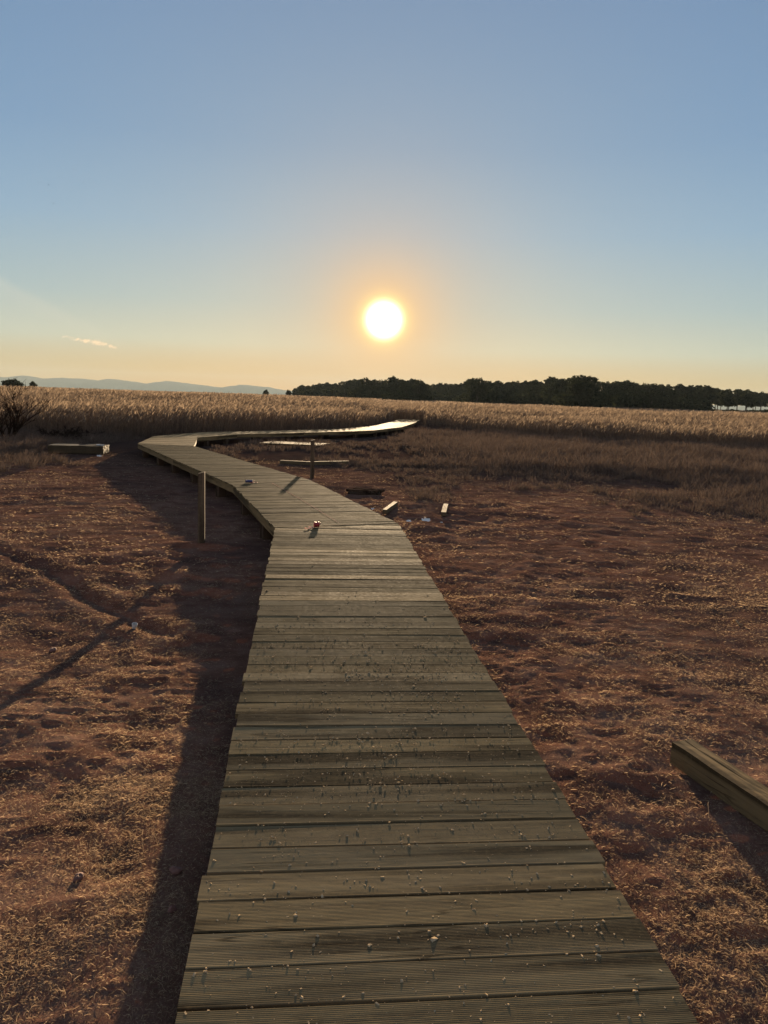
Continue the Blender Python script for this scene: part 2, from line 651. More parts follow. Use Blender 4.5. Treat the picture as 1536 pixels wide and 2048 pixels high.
base = np.array([(-1, -1, -.5), (1, -1, -.5), (1, 1, -.5), (-1, 1, -.5), (-.8, -.8, .6), (.8, -.7, .5), (.7, .8, .7), (-.8, .7, .5)])
bq = np.array([(4, 5, 6, 7), (0, 1, 5, 4), (1, 2, 6, 5), (2, 3, 7, 6), (3, 0, 4, 7), (3, 2, 1, 0)])
for y, t in spots:
    if not 0.01 < t < 0.99 or y > 8.9 or y < 1.2:
        continue
    r = 0.0008 + 0.0030 * rng.random() ** 3.2
    if rng.random() < 0.03:
        r *= 1.7
    a = rng.random() * 6.28
    sc = np.array([r * rng.uniform(0.7, 1.9), r * rng.uniform(0.7, 1.2), r * rng.uniform(0.6, 1.1)])
    p = (base + rng.normal(0, 0.28, base.shape)) * sc
    c, s_ = math.cos(a), math.sin(a)
    p = np.stack([p[:, 0] * c - p[:, 1] * s_, p[:, 0] * s_ + p[:, 1] * c, p[:, 2] + sc[2] * 0.45], -1)
    p += (deck_x(y, t), y, H + 0.001)
    cr_q.append(bq + 8 * len(cr_v))
    cr_v.append(p)
crumbs = link(bpy.data.objects.new('soil_crumbs', mesh_np('soil_crumbs', np.concatenate(cr_v), np.concatenate(cr_q), mats=[M_CRUMB])))
tag(crumbs, 'small pale crumbs of dry soil strewn over the boardwalk planks', 'soil crumbs', kind='stuff')


# ------------------------------------------------------------------ posts, beams, planks
def post(loc, hgt, w, rz, label, lean=(0, 0)):
    mb = MB()
    c = w * 0.5
    n = 7
    vs = []
    for i in range(n):
        z = -0.25 + (hgt + 0.25) * i / (n - 1)
        for x, y in ((-c, -c), (c, -c), (c, c), (-c, c)):
            vs.append((x + random.uniform(-.002, .002) + lean[0] * z, y + random.uniform(-.002, .002) + lean[1] * z, z + (0.012 * x / c if i == n - 1 else 0)))
    fs = [(i * 4 + k, i * 4 + (k + 1) % 4, i * 4 + 4 + (k + 1) % 4, i * 4 + 4 + k) for i in range(n - 1) for k in range(4)]
    fs += [(3, 2, 1, 0), tuple((n - 1) * 4 + k for k in range(4))]
    mb.add(vs, fs)
    o = mb.build('wooden_post', M_POST, bevel=0.005)
    o.location = loc
    o.rotation_euler = (0, 0, rz)
    return tag(o, label, 'post', 'square posts beside the boardwalk')


pb = at_z(403, 1085, 0.05)
pt = at_y(398, 945, pb.y)
post((pb.x, pb.y, 0.03), pt.z - 0.03, 0.085, R(8), 'square wooden post standing on bare soil off the shaded side of the boardwalk', (0.004, 0))
p2 = at_z(624, 957, 0.0)
pt2 = at_y(625, 880, p2.y)
post((p2.x, p2.y, 0.0), pt2.z, 0.095, R(8), 'square wooden post at the bend casting its shadow across the planks')


def timber(name, A, B, w, h, mat, label, cat, group=None, seg=10, jit=0.002, cracks=0, lift=0.0):
    """sawn timber lying on the soil from A to B (xy), cross-section w x h"""
    A, B = Vector(A), Vector(B)
    d = B - A
    ln = d.length
    mid = (A + B) / 2
    n = seg
    vs, fs = [], []
    for i in range(n + 1):
        x = -ln / 2 + ln * i / n
        for y, z in ((-w / 2, 0), (w / 2, 0), (w / 2, h), (w * 0.12, h), (w * 0.10, h - cracks), (w * 0.075, h), (-w / 2, h)) if cracks else ((-w / 2, 0), (w / 2, 0), (w / 2, h), (-w / 2, h)):
            vs.append((x, y + random.uniform(-jit, jit), z + random.uniform(-jit, jit)))
    m = 7 if cracks else 4
    for i in range(n):
        for k in range(m):
            fs.append((i * m + k, (i + 1) * m + k, (i + 1) * m + (k + 1) % m, i * m + (k + 1) % m)[::-1])
    fs.append(tuple(range(m - 1, -1, -1)))
    fs.append(tuple(n * m + k for k in range(m)))
    mb = MB()
    mb.add(vs, fs)
    o = mb.build(name, mat)
    z = max(gz(mid.x, mid.y), (gz(A.x, A.y) + gz(B.x, B.y)) / 2)
    o.location = (mid.x, mid.y, z - 0.008 + lift)
    o.rotation_euler = (0, 0, math.atan2(d.y, d.x))
    return tag(o, label, cat, group)


# heavy beam at the lower right, its far end near the boardwalk
bA = at_z(1364, 1490, 0.16)
bB = at_z(1536, 1604, 0.16)
bd = (bB - bA).normalized()
timber('timber_beam', bA.xy, (bA + bd * 2.6).xy, 0.135, 0.125, M_BEAM, 'thick cracked timber beam lying alone on straw-littered soil', 'beam', seg=26, jit=0.0022, cracks=0.012)

# neat stack of planks by the bare shrub
st0 = at_z(207, 910, 0.0)
n_layers, n_wide = 5, 6
first = None
st_ang = R(8.0)
stx = Vector((math.cos(st_ang), math.sin(st_ang)))
sty = Vector((-math.sin(st_ang), math.cos(st_ang)))
st_len, st_w, st_h = 1.62, 0.125, 0.044
st_z = gz(st0.x - 0.8, st0.y + 0.4) + 0.03
for L in range(n_layers):
    for k in range(n_wide):
        ctr = st0.xy - stx * (st_len / 2 + random.uniform(-0.012, 0.012)) + sty * (0.07 + k * 0.13)
        if first is None:
            mb = MB()
            mb.box((0, 0, 0), (st_len, st_w, st_h), jit=0.0015)
            first = mb.build('timber_plank', M_STACK)
            o = first
        else:
            o = first.copy()
            COL.objects.link(o)
        o.location = (ctr.x, ctr.y, st_z + st_h / 2 + L * (st_h + 0.003))
        o.rotation_euler = (0, 0, st_ang)
        top = L == n_layers - 1
        tag(o, 'pale sunlit plank in the top layer of the neat stack beside the bare shrub' if top else
            'plank in the shaded lower layers of the neat stack beside the bare shrub', 'plank', 'planks of the neat stack')
stack_top = st_z + n_layers * (st_h + 0.003)
mb = MB()
mb.tube([(-0.42, 0.02, 0.0), (-0.2, 0.3, 0.012), (0.05, 0.62, 0.006)], [0.016, 0.014, 0.012], 6)
o = mb.build('stick', M_DARK, smooth=True)
o.location = (st0.x - 0.35, st0.y + 0.05, stack_top + 0.016)
tag(o, 'dark stick lying across the top of the neat plank stack', 'stick')
mb = MB()
for k in range(4):
    mb.box((k * 0.06 - 0.1, 0.02 * (-1) ** k, 0.012), (0.07, 0.09, 0.018), Matrix.Rotation(0.5 * k, 3, 'Z'), jit=0.01)
o = mb.build('paper_scrap', M_WHITE)
o.location = (st0.x - 0.2, st0.y + 0.35, stack_top)
tag(o, 'crumpled white paper on the corner of the neat plank stack', 'paper')

# flat panel of planks lying beyond the far post
pn = at_z(585, 897, 0.0)
panel = empty('deck_panel', (pn.x, pn.y + 0.75, gz(pn.x, pn.y) + 0.01), R(-6))
tag(panel, 'flat pale plank panel lying on the soil under the far boardwalk', 'plank panel')
mb = MB()
for k in range(9):
    mb.box((random.uniform(-0.08, 0.08), -0.6 + k * 0.15, 0.115), (2.35, 0.14, 0.028), jit=0.002)
mb.build('planks', M_PALE, panel)
for x in (-0.9, 0.0, 0.9):
    mb = MB()
    mb.box((x, 0, 0.05), (0.07, 1.3, 0.10))
    mb.build('bearer', M_BEAM, panel)

# two beams end to end in front of the panel
a0, a1 = at_z(561, 921, 0.1), at_z(622, 924, 0.1)
timber('timber_beam', a0.xy, a1.xy, 0.11, 0.11, M_PALE, 'shorter of two beams lying end to end behind the bend post', 'beam', 'two beams end to end')
a0, a1 = at_z(612, 923, 0.1), at_z(696, 923, 0.1)
timber('timber_beam', (a0.x, a0.y - 0.15), (a1.x, a1.y + 0.1), 0.11, 0.11, M_PALE, 'longer of two beams lying end to end behind the bend post', 'beam', 'two beams end to end')

# loose pile of short boards beyond the boardwalk bend
pc = at_z(728, 990, 0.0)
g0 = gz(pc.x, pc.y + 0.2)
for k, (dx, dy, dz, ang, lab) in enumerate([
        (0.0, 0.05, 0.0, -10, 'lowest short board of the loose pile beside the bend'),
        (0.02, 0.26, 0.0, -13, 'short board lying at the back of the loose pile beside the bend'),
        (-0.04, 0.10, 0.052, -16, 'upper short board resting along the front of the loose pile'),
        (0.09, 0.30, 0.052, -22, 'skewed short board lying across the back of the loose pile')]):
    mb = MB()
    mb.box((0, 0, 0.024), (0.66, 0.16, 0.046), jit=0.003)
    o = mb.build('short_board', M_BLOCK)
    o.location = (pc.x + dx, pc.y + dy, g0 + dz)
    o.rotation_euler = (R(2.5), 0, R(ang))
    tag(o, lab, 'board', 'loose pile of short boards')

# two offcuts with bright tops
a0, a1 = at_z(769, 1022, 0.07), at_z(791, 1006, 0.07)
timber('timber_offcut', a0.xy, a1.xy, 0.075, 0.075, M_PALE, 'slanting offcut lying close to the boardwalk edge, top lit pale', 'offcut', 'pale timber offcuts', seg=3, lift=0.01)
a0, a1 = at_z(887, 1026, 0.07), at_z(892, 1009, 0.07)
timber('timber_offcut', a0.xy, a1.xy, 0.085, 0.07, M_PALE, 'offcut pointing straight away on open soil, apart from the boardwalk', 'offcut', 'pale timber offcuts', seg=3, lift=0.01)


# ------------------------------------------------------------------ small litter
def scrap(px, py, sx, sy, label, h=0.015, rz=0.0):
    p = at_z(px, py, 0.03)
    mb = MB()
    n = 4
    vs, fs = [], []
    for j in range(n + 1):
        for i in range(n + 1):
            vs.append((sx * (i / n - .5), sy * (j / n - .5), h * random.random() + 0.004))
    fs = [(j * (n + 1) + i, j * (n + 1) + i + 1, (j + 1) * (n + 1) + i + 1, (j + 1) * (n + 1) + i) for j in range(n) for i in range(n)]
    mb.add(vs, fs)
    o = mb.build('paper_scrap', M_WHITE)
    md = o.modifiers.new('thick', 'SOLIDIFY')
    md.thickness = 0.002
    o.location = (p.x, p.y, gz(p.x, p.y) + 0.012)
    o.rotation_euler = (R(12), 0, rz)
    tag(o, label, 'paper', 'white scraps on the soil')


scrap(852, 1038, 0.14, 0.12, 'largest flat white scrap on the soil before the two offcuts', 0.03)
scrap(817, 1041, 0.08, 0.06, 'thin white scrap on the soil between boardwalk edge and largest scrap', 0.02, 0.3)
scrap(883, 1042, 0.035, 0.035, 'tiny white scrap on the soil below the straight offcut', 0.02)
scrap(850, 1034, 0.035, 0.03, 'tiny white scrap just behind the largest flat scrap', 0.02)
scrap(745, 1018, 0.06, 0.05, 'small white scrap tucked against the boardwalk edge', 0.02, 0.6)
scrap(199, 913, 0.14, 0.10, 'white scrap on the soil at the front of the plank stack', 0.05)

# white tumbler-like cup standing in the furrow
cp = at_z(268, 1240, 0.0)
cup = empty('paper_cup', (cp.x, cp.y, gz(cp.x, cp.y)), 0.3)
tag(cup, 'small crushed white paper cup lying where the furrow meets the post shadow', 'cup')
mb = MB()
prof = [(0.016, 0.0), (0.018, 0.004), (0.021, 0.03), (0.023, 0.052)]
vs, fs = [], []
n = 14
for r, z in prof:
    for k in range(n):
        a = 2 * math.pi * k / n
        q = 1 + 0.12 * math.sin(2 * a + 20 * z)
        vs.append((r * q * math.cos(a), r * math.sin(a) * (2 - q), z))
for i in range(len(prof) - 1):
    for k in range(n):
        fs.append((i * n + k, i * n + (k + 1) % n, (i + 1) * n + (k + 1) % n, (i + 1) * n + k))
fs.append(tuple(range(n - 1, -1, -1)))
mb.add(vs, fs)
o = mb.build('cup_wall', M_WHITE, cup, True)
o.rotation_euler = (R(14), R(8), 0)
mb = MB()
mb.tube([(0.0235 * math.cos(2 * math.pi * k / n), 0.0235 * math.sin(2 * math.pi * k / n), 0.052) for k in range(n + 1)], [0.0014] * (n + 1), 5)
o2 = mb.build('rim', M_WHITE, cup, True)
o2.rotation_euler = (R(14), R(8), 0)


def string_pts(P, wob=0.006):
    out = []
    n = 40
    for i in range(n + 1):
        t = i / n * (len(P) - 1)
        k = min(int(t), len(P) - 2)
        f = t - k
        p = Vector(P[k]).lerp(Vector(P[k + 1]), f)
        out.append(p + Vector((random.uniform(-wob, wob), random.uniform(-wob, wob), 0)))
    return out


# string line lying on the deck
s0, s1 = at_z(545, 967, H), at_z(677, 1046, H)
mb = MB()
mb.tube([p + Vector((0, 0, 0.006)) for p in string_pts([s0, s0.lerp(s1, .5) + Vector((0.02, 0, 0)), s1], 0.004)], [0.0019] * 41, 5)
o = mb.build('string_line', M_STRING, smooth=True)
tag(o, 'thin pale string stretched across the boardwalk planks at the bend', 'string')


def reel(name, px, py, rad, width, body, tail_px, label, ang):
    p = at_z(px, py, H)
    t = empty(name, (p.x, p.y, H + 0.003), 0)
    tag(t, label, 'string reel', 'string reels on the boardwalk')
    mb = MB()
    prof = [(-0.5, 0.2), (-0.5, 1.0), (-0.38, 1.0), (-0.32, 0.82), (0, 0.95), (0.32, 0.82), (0.38, 1.0), (0.5, 1.0), (0.5, 0.2)]
    n = 18
    vs, fs = [], []
    ax = Vector((math.cos(ang), math.sin(ang), 0))
    ay = Vector((-math.sin(ang), math.cos(ang), 0))
    for x, r in prof:
        for k in range(n):
            a = 2 * math.pi * k / n
            q = ax * (x * width) + (ay * math.cos(a) + Vector((0, 0, 1)) * math.sin(a)) * (r * rad * (1 + random.uniform(-.03, .03)))
            vs.append(q + Vector((0, 0, rad)))
    for i in range(len(prof) - 1):
        for k in range(n):
            fs.append((i * n + k, i * n + (k + 1) % n, (i + 1) * n + (k + 1) % n, (i + 1) * n + k))
    fs.append(tuple(range(n - 1, -1, -1)))
    fs.append(tuple((len(prof) - 1) * n + k for k in range(n)))
    mb.add(vs, fs)
    mb.build('spool', body, t, True)
    mb = MB()
    c = ax * (width * 0.55)
    mb.tube([c + Vector((0, 0, rad)), c + ax * 0.015 + Vector((0, 0, rad)), c + ax * 0.02 + Vector((0, 0, rad * 1.7))], [0.006, 0.006, 0.005], 6)
    mb.build('crank', M_RED, t, True)
    mb = MB()
    e = at_z(tail_px[0], tail_px[1], H) - p
    pts = [Vector((0, 0, 0.01)) + Vector((e.x * k / 14, e.y * k / 14, 0)) + Vector((0.02 * math.sin(k * 1.3), 0.05 * math.sin(k * 0.9), 0)) for k in range(15)]
    mb.tube(pts, [0.005] * 15, 5)
    mb.build('loose_twine', M_RED if body is M_NAVY else M_STRING, t, True)


reel('string_reel', 633, 1055, 0.036, 0.055, M_RED, (612, 1058), 'small red string reel standing on the boardwalk planks', 0.4)
reel('string_reel', 498, 966, 0.030, 0.13, M_NAVY, (517, 966), 'dark blue string reel with red twine on the boardwalk planks', 0.1)


def stone(px, py, r, label, grp='red stones on the soil'):
    p = at_z(px, py, 0.05)
    n, m = 10, 7
    vs, fs = [], []
    ph = rng.random(6) * 6
    for j in range(m + 1):
        th = math.pi * j / m
        for i in range(n):
            a = 2 * math.pi * i / n
            q = 1 + 0.18 * math.sin(2 * a + ph[0]) + 0.12 * math.sin(3 * th + ph[1]) + 0.1 * math.sin(3 * a + 2 * th + ph[2])
            vs.append((r * 1.25 * q * math.sin(th) * math.cos(a), r * q * math.sin(th) * math.sin(a), r * 0.75 * q * math.cos(th)))
    for j in range(m):
        for i in range(n):
            fs.append((j * n + i, (j + 1) * n + i, (j + 1) * n + (i + 1) % n, j * n + (i + 1) % n))
    mb = MB()
    mb.add(vs, fs)
    o = mb.build('stone', M_STONE, smooth=True)
    o.location = (p.x, p.y, gz(p.x, p.y) + r * 0.35)
    o.rotation_euler = (0, 0, rng.random() * 6)
    tag(o, label, 'stone', grp)


stone(158, 1796, 0.020, 'rounded red stone with a long shadow on the sunlit soil')
stone(352, 1782, 0.022, 'red stone in the boardwalk shadow close to the planks')
stone(105, 1278, 0.03, 'dark clod on the soil between the furrow and the post shadow')
stone(345, 1865, 0.016, 'smaller red stone in the boardwalk shadow near the deck edge')


def twig(a, b, r, label, lift=0.02, mat=None):
    A, B = at_z(*a, 0.03), at_z(*b, 0.03)
    pts = []
    for k in range(7):
        p = A.lerp(B, k / 6)
        pts.append(Vector((p.x + random.uniform(-.008, .008), p.y + random.uniform(-.008, .008), gz(p.x, p.y) + lift + 0.012 * math.sin(k))))
    mb = MB()
    mb.tube(pts, [r * (1 - 0.08 * k) for k in range(7)], 5)
    o = mb.build('twig', mat or M_STRAW, smooth=True)
    tag(o, label, 'twig', 'dry twigs on the soil')


twig((92, 1108), (120, 1131), 0.007, 'pale dry twig on the soil just beyond the long furrow')
twig((236, 1702), (276, 1704), 0.003, 'thin dry twig on sunlit soil near the boardwalk shadow')
twig((1468, 1240), (1485, 1248), 0.012, 'short thick pale twig on the open soil far from the boardwalk')
twig((1322, 1298), (1328, 1308), 0.006, 'short upright straw stalk on the open soil', 0.05)
twig((1346, 1322), (1362, 1312), 0.005, 'leaning straw stalk on the soil beyond the thick beam', 0.04)
twig((1410, 1622), (1416, 1660), 0.0025, 'thin dry stalk on red soil beside the thick beam', 0.03)


# ------------------------------------------------------------------ straw litter
def in_frame(n, y0, y1, bias=1.0, side=0.62):
    y = y0 + (y1 - y0) * rng.random(n) ** bias
    x = (rng.random(n) * 2 - 1) * (y * side + 0.6)
    return x, y


def deck_clear(x, y, m):
    return seg_dist(x, y, MID) > m


def litter(n, y0, y1, bias, ln, wd, lift, thr):
    x, y = in_frame(n, y0, y1, bias)
    p = vnoise(x / 0.9 + 5, y / 0.9 + 3) * 0.6 + vnoise(x / 0.28 + 50, y / 0.28 + 30) * 0.4
    keep = (rng.random(n) < np.clip((p - thr + 0.16) / 0.30, 0.22, 1)) & deck_clear(x, y, 0.66)
    x, y = x[keep], y[keep]
    n = len(x)
    z = ground_z(x, y)
    a = rng.random(n) * 2 * math.pi
    l = ln * (0.35 + rng.random(n) ** 1.6)
    curl = rng.normal(0, 1.3, n)
    up = np.abs(rng.normal(0, 0.45, n)) * lift
    L = 4
    P = np.zeros((n, L, 3))
    cx, cy, cz = x.copy(), y.copy(), z + 0.002
    ang = a.copy()
    pit = np.arctan(up)
    for k in range(L):
        P[:, k] = np.stack([cx, cy, cz], -1)
        st = l / (L - 1)
        cx = cx + np.cos(ang) * np.cos(pit) * st
        cy = cy + np.sin(ang) * np.cos(pit) * st
        cz = cz + np.sin(pit) * st
        ang = ang + curl / (L - 1)
        pit = pit - 0.5 * np.abs(rng.normal(0.5, 0.5, n))
    P[:, 1:, 2] = np.maximum(P[:, 1:, 2], P[:, :1, 2] - 0.004)
    W = np.outer(wd * (0.5 + rng.random(n)), [0.8, 1.0, 0.85, 0.25])
    tw = rng.random(n) * math.pi
    S = np.stack([-np.sin(a) * np.cos(tw), np.cos(a) * np.cos(tw), np.sin(tw)], -1)
    return ribbons(P, W, S)


vv, qq, o_ = [], [], 0
for args in ((330000, 1.15, 3.6, 1.1, 0.020, 0.0013, 1.5, 0.47), (190000, 3.2, 8.5, 1.2, 0.028, 0.0016, 1.2, 0.53),
             (90000, 7.5, 24.0, 1.2, 0.05, 0.0034, 1.0, 0.53)):
    v_, q_ = litter(*args)
    vv.append(v_)
    qq.append(q_ + o_)
    o_ += len(v_)
straw = link(bpy.data.objects.new('straw_litter', mesh_np('straw_litter', np.concatenate(vv), np.concatenate(qq), mats=[M_STRAW])))
tag(straw, 'short dry straw and chaff littering the red soil', 'straw', kind='stuff')


# ------------------------------------------------------------------ dry grass
def grass(cx, cy, hgt, n_bl, spread, w):
    """cx,cy,hgt arrays of tufts -> ribbons"""
    N = len(cx) * n_bl
    x0 = np.repeat(cx, n_bl)
    y0 = np.repeat(cy, n_bl)
    h = np.repeat(hgt, n_bl) * (0.45 + 0.65 * rng.random(N))
    a = rng.random(N) * 2 * math.pi
    r = spread * np.sqrt(rng.random(N))
    sp = np.repeat(hgt, n_bl) / np.maximum(np.mean(hgt), 1e-6)
    bx = x0 + np.cos(a) * r * sp
    by = y0 + np.sin(a) * r * sp
    z = ground_z(bx, by) - 0.01
    lean = rng.normal(0.0, 0.22, N)
    dx = np.cos(a) * (0.25 + 0.5 * rng.random(N)) + 0.12
    dy = np.sin(a) * (0.25 + 0.5 * rng.random(N))
    ts = np.array([0, 0.4, 0.75, 1.0])
    P = np.zeros((N, 4, 3))
    for k, t in enumerate(ts):
        P[:, k, 0] = bx + dx * h * 0.75 * t ** 2 + lean * h * t * 0.4
        P[:, k, 1] = by + dy * h * 0.75 * t ** 2
        P[:, k, 2] = z + h * (t - 0.22 * t ** 3)
    W = np.outer(w * (0.6 + 0.8 * rng.random(N)), [0.9, 1.0, 0.8, 0.15])
    f = rng.random(N) * math.pi
    S = np.stack([np.cos(f), np.sin(f), np.zeros(N)], -1)
    return ribbons(P, W, S)


def ground_area(x, y):
    """grass cover 0..1 on the right flank and the left corner"""
    t = vnoise(x / 3.2 + 9, y / 3.2 + 70) * 0.6 + vnoise(x / 1.0, y / 1.0 + 20) * 0.4
    edge = 15.5 - 0.30 * np.clip(x - 2, 0, 20) + 2.4 * vnoise(x / 3.0 + 2, y * 0 + 3)   # nearest edge of the right-hand grass
    rgt = np.clip((y - edge + 2.5) / 11.0, 0, 1) * np.clip((x - (0.2 - 0.15 * (y - 15) * 0 - np.clip((y - 22) * 0.04, 0, .5))) / 2.5, 0, 1)
    bend = 0.22 * np.clip((y - 20.5) / 2.0, 0, 1) * np.clip((34.0 - y) / 2.0, 0, 1) * np.clip((x + 6.5) / 1.0, 0, 1) * np.clip((2.5 - x) / 1.5, 0, 1)
    lft = np.clip((-(x + 10.0)) / 1.2, 0, 1) * np.clip((y - 20.8) / 1.5, 0, 1) * 0.8
    return t, np.maximum(np.maximum(rgt, lft), bend)


vv, qq, o_ = [], [], 0
for n, ya, yb, nb, wd, hm in ((5200, 11, 24, 34, 0.006, 0.30), (9000, 22, 46, 26, 0.012, 0.42), (2600, 20, 31, 34, 0.008, 0.35)):
    x, y = in_frame(n, ya, yb, 0.9, 0.66)
    if (n, ya) == (2600, 20):
        x = -7 - 12 * rng.random(n)
    t, cov = ground_area(x, y)
    keep = (cov > 0.02) & (t + 0.42 * cov > 0.76 - 0.34 * rng.random(n)) & deck_clear(x, y, 1.25)
    x, y, t, cov = x[keep], y[keep], t[keep], cov[keep]
    hh = hm * (0.35 + 0.9 * np.clip(cov, 0, 1) * (0.45 + t * 0.9)) * (0.7 + 0.6 * rng.random(len(x)))
    v_, q_ = grass(x, y, hh, nb, 0.17, wd)
    vv.append(v_)
    qq.append(q_ + o_)
    o_ += len(v_)
# single tufts the photograph shows: below the shrub, near the stack, by the offcuts
for px, py, h_, k in ((60, 935, .35, 6), (95, 925, .42, 8), (128, 925, .26, 6), (25, 925, .4, 8), (50, 905, .45, 8), (150, 928, .14, 4), (860, 998, .34, 4), (845, 1000, .2, 3), (90, 900, .5, 6), (10, 940, .3, 6)):
    p = at_z(px, py, 0.0)
    x = p.x + rng.normal(0, 0.18, k)
    y = p.y + rng.normal(0, 0.3, k)
    v_, q_ = grass(x, y, np.full(k, h_), 34, 0.14, 0.006)
    vv.append(v_)
    qq.append(q_ + o_)
    o_ += len(v_)
gr = link(bpy.data.objects.new('dry_grass', mesh_np('dry_grass', np.concatenate(vv), np.concatenate(qq), mats=[M_GRASS])))
tag(gr, 'low brown dry grass in tussocks between the soil and the reeds', 'grass', kind='stuff')

# ------------------------------------------------------------------ reeds
FRONT_L = [(-60, 30.5), (-30, 30.5), (-11, 31.5), (-9.3, 33.2), (-6.6, 36.4), (-3.4, 41.5), (-1.6, 47.0), (-0.3, 54.5), (0.2, 57.5)]
FRONT_R = [(2.2, 58), (2.7, 55.5), (4.6, 49), (8, 43), (13, 39.5), (22, 37.0), (40, 35), (70, 34)]
fx = np.array([p[0] for p in FRONT_L] + [p[0] for p in FRONT_R])
fy = np.array([p[1] for p in FRONT_L] + [p[1] for p in FRONT_R])


def reed_front(x):
    return np.interp(x, fx, fy)


def reeds(n, ya, yb, wmul, lod):
    y = ya + (yb - ya) * rng.random(n)
    x = (rng.random(n) * 2 - 1) * (y * 0.62 + 3)
    fr = reed_front(x) + 1.6 * (vnoise(x / 1.7 + 3, y * 0) - 0.5)
    keep = (y > fr) & (rng.random(n) < 0.45 + 0.9 * vnoise(x / 3.5 + 8, y / 3.5 + 4)) & deck_clear(x, y, 1.25)
    x, y, fr = x[keep], y[keep], fr[keep]
    n = len(x)
    z = ground_z(x, y) - 0.02
    depth = np.clip((y - fr) / 45.0, 0, 1)
    h = (1.18 + 0.35 * depth + 0.35 * (vnoise(x / 6 + 1, y / 6 + 2) - 0.5) + 0.30 * (vnoise(x / 25 + 1, y / 25 + 2) - 0.5)) * (0.80 + 0.30 * rng.random(n))
    h = np.where(x < -2, h * 1.16, h)
    edge = np.clip((y - fr) / 2.5, 0, 1)
    h = h * (0.72 + 0.28 * edge)
    lx = 0.10 + rng.normal(0, 0.10, n)
    ly = rng.normal(0, 0.08, n)
    out = []
    ts = np.array([0, 0.5, 0.86])
    P = np.zeros((n, 3, 3))
    for k, t in enumerate(ts):
        P[:, k] = np.stack([x + lx * h * t ** 1.6, y + ly * h * t ** 1.6, z + h * t], -1)
    f = rng.random(n) * math.pi
    S = np.stack([np.cos(f), np.sin(f), np.zeros(n)], -1)
    out.append(ribbons(P, np.outer(wmul * 0.010 * (0.7 + 0.6 * rng.random(n)), [1, 0.9, 0.6]), S) + (0,))
    # plume
    tip = P[:, 2]
    pl = (0.17 + 0.12 * rng.random(n)) * (0.8 + 0.2 * wmul)
    drx = 0.45 + rng.normal(0, 0.35, n)
    dry = rng.normal(0, 0.3, n)
    Q4 = np.zeros((n, 4, 3))
    for k, t in enumerate((0, 0.33, 0.7, 1.0)):
        Q4[:, k] = tip + np.stack([drx * pl * t ** 1.5, dry * pl * t ** 1.5, pl * (t - 0.25 * t * t)], -1)
    wp = wmul * 0.040 * (0.6 + 0.8 * rng.random(n))
    has = rng.random(n) < 0.72
    out.append(ribbons(Q4[has], np.outer(wp, [0.25, 1, 0.7, 0.1])[has], S[has]) + (1,))
    S2 = np.stack([-np.sin(f), np.cos(f), np.zeros(n)], -1)
    if lod < 2:
        out.append(ribbons(Q4[has], np.outer(wp, [0.25, 0.9, 0.6, 0.1])[has], S2[has]) + (1,))
    # leaves
    for q in range(3 if lod == 0 else 2 if lod == 1 else 1):
        t0 = 0.15 + 0.55 * rng.random(n)
        a = rng.random(n) * 2 * math.pi
        ll = (0.25 + 0.3 * rng.random(n))
        b = np.stack([x + lx * h * t0 ** 1.6, y + ly * h * t0 ** 1.6, z + h * t0], -1)
        d = np.stack([np.cos(a) * 0.55, np.sin(a) * 0.55, 0.8 + 0 * a], -1)
        P3 = np.stack([b, b + d * ll[:, None] * 0.5, b + d * ll[:, None] * np.array([1.05, 1.05, 0.75])], 1)
        s3 = np.stack([-np.sin(a), np.cos(a), np.zeros(n)], -1)
        out.append(ribbons(P3, np.outer(wmul * 0.014 * (0.7 + 0.6 * rng.random(n)), [0.7, 1, 0.1]), s3) + (0,))
    return out


vv, qq, mi, o_ = [], [], [], 0
for args in ((70000, 30, 66, 1.0, 0), (90000, 60, 130, 1.7, 1), (90000, 125, 420, 3.6, 2)):
    for v_, q_, m_ in reeds(*args):
        vv.append(v_)
        qq.append(q_ + o_)
        mi.append(np.full(len(q_), m_))
        o_ += len(v_)
rd = link(bpy.data.objects.new('reeds', mesh_np('reeds', np.concatenate(vv), np.concatenate(qq), mats=[M_STALK, M_PLUME], mat_idx=np.concatenate(mi))))
tag(rd, 'wide bed of dry golden plumed reeds reaching to the horizon', 'reeds', kind='stuff')
del vv, qq, mi


# ------------------------------------------------------------------ pines and bushes
def crown_mesh(name, seed, blobs, n, leaf):
    r = np.random.default_rng(seed)
    vs, k = [], 0
    for (cx, cy, cz, rx, ry, rz) in blobs:
        m = int(n * rx * rz)
        d = r.normal(size=(m, 3))
        d /= np.linalg.norm(d, axis=1)[:, None]
        rad = 0.55 + 0.5 * r.random(m) ** 0.5
        lump = 1 + 0.22 * np.sin(d[:, 0] * 5 + cx * 3) * np.cos(d[:, 1] * 4 + cz) + 0.15 * np.sin(d[:, 2] * 7 + cy)
        p = np.array([cx, cy, cz]) + d * (rad * lump)[:, None] * np.array([rx, ry, rz])
        u = r.normal(size=(m, 3))
        u /= np.linalg.norm(u, axis=1)[:, None]
        w = np.cross(u, r.normal(size=(m, 3)))
        w /= np.linalg.norm(w, axis=1)[:, None]
        sz = leaf * (0.5 + r.random(m))[:, None]
        vs.append(np.stack([p - u * sz, p - w * sz * 0.6, p + u * sz, p + w * sz * 0.6], 1).reshape(-1, 3))
    V = np.concatenate(vs)
    q = np.arange(len(V)).reshape(-1, 4)
    return mesh_np(name, V, q, mats=[M_NEEDLE])


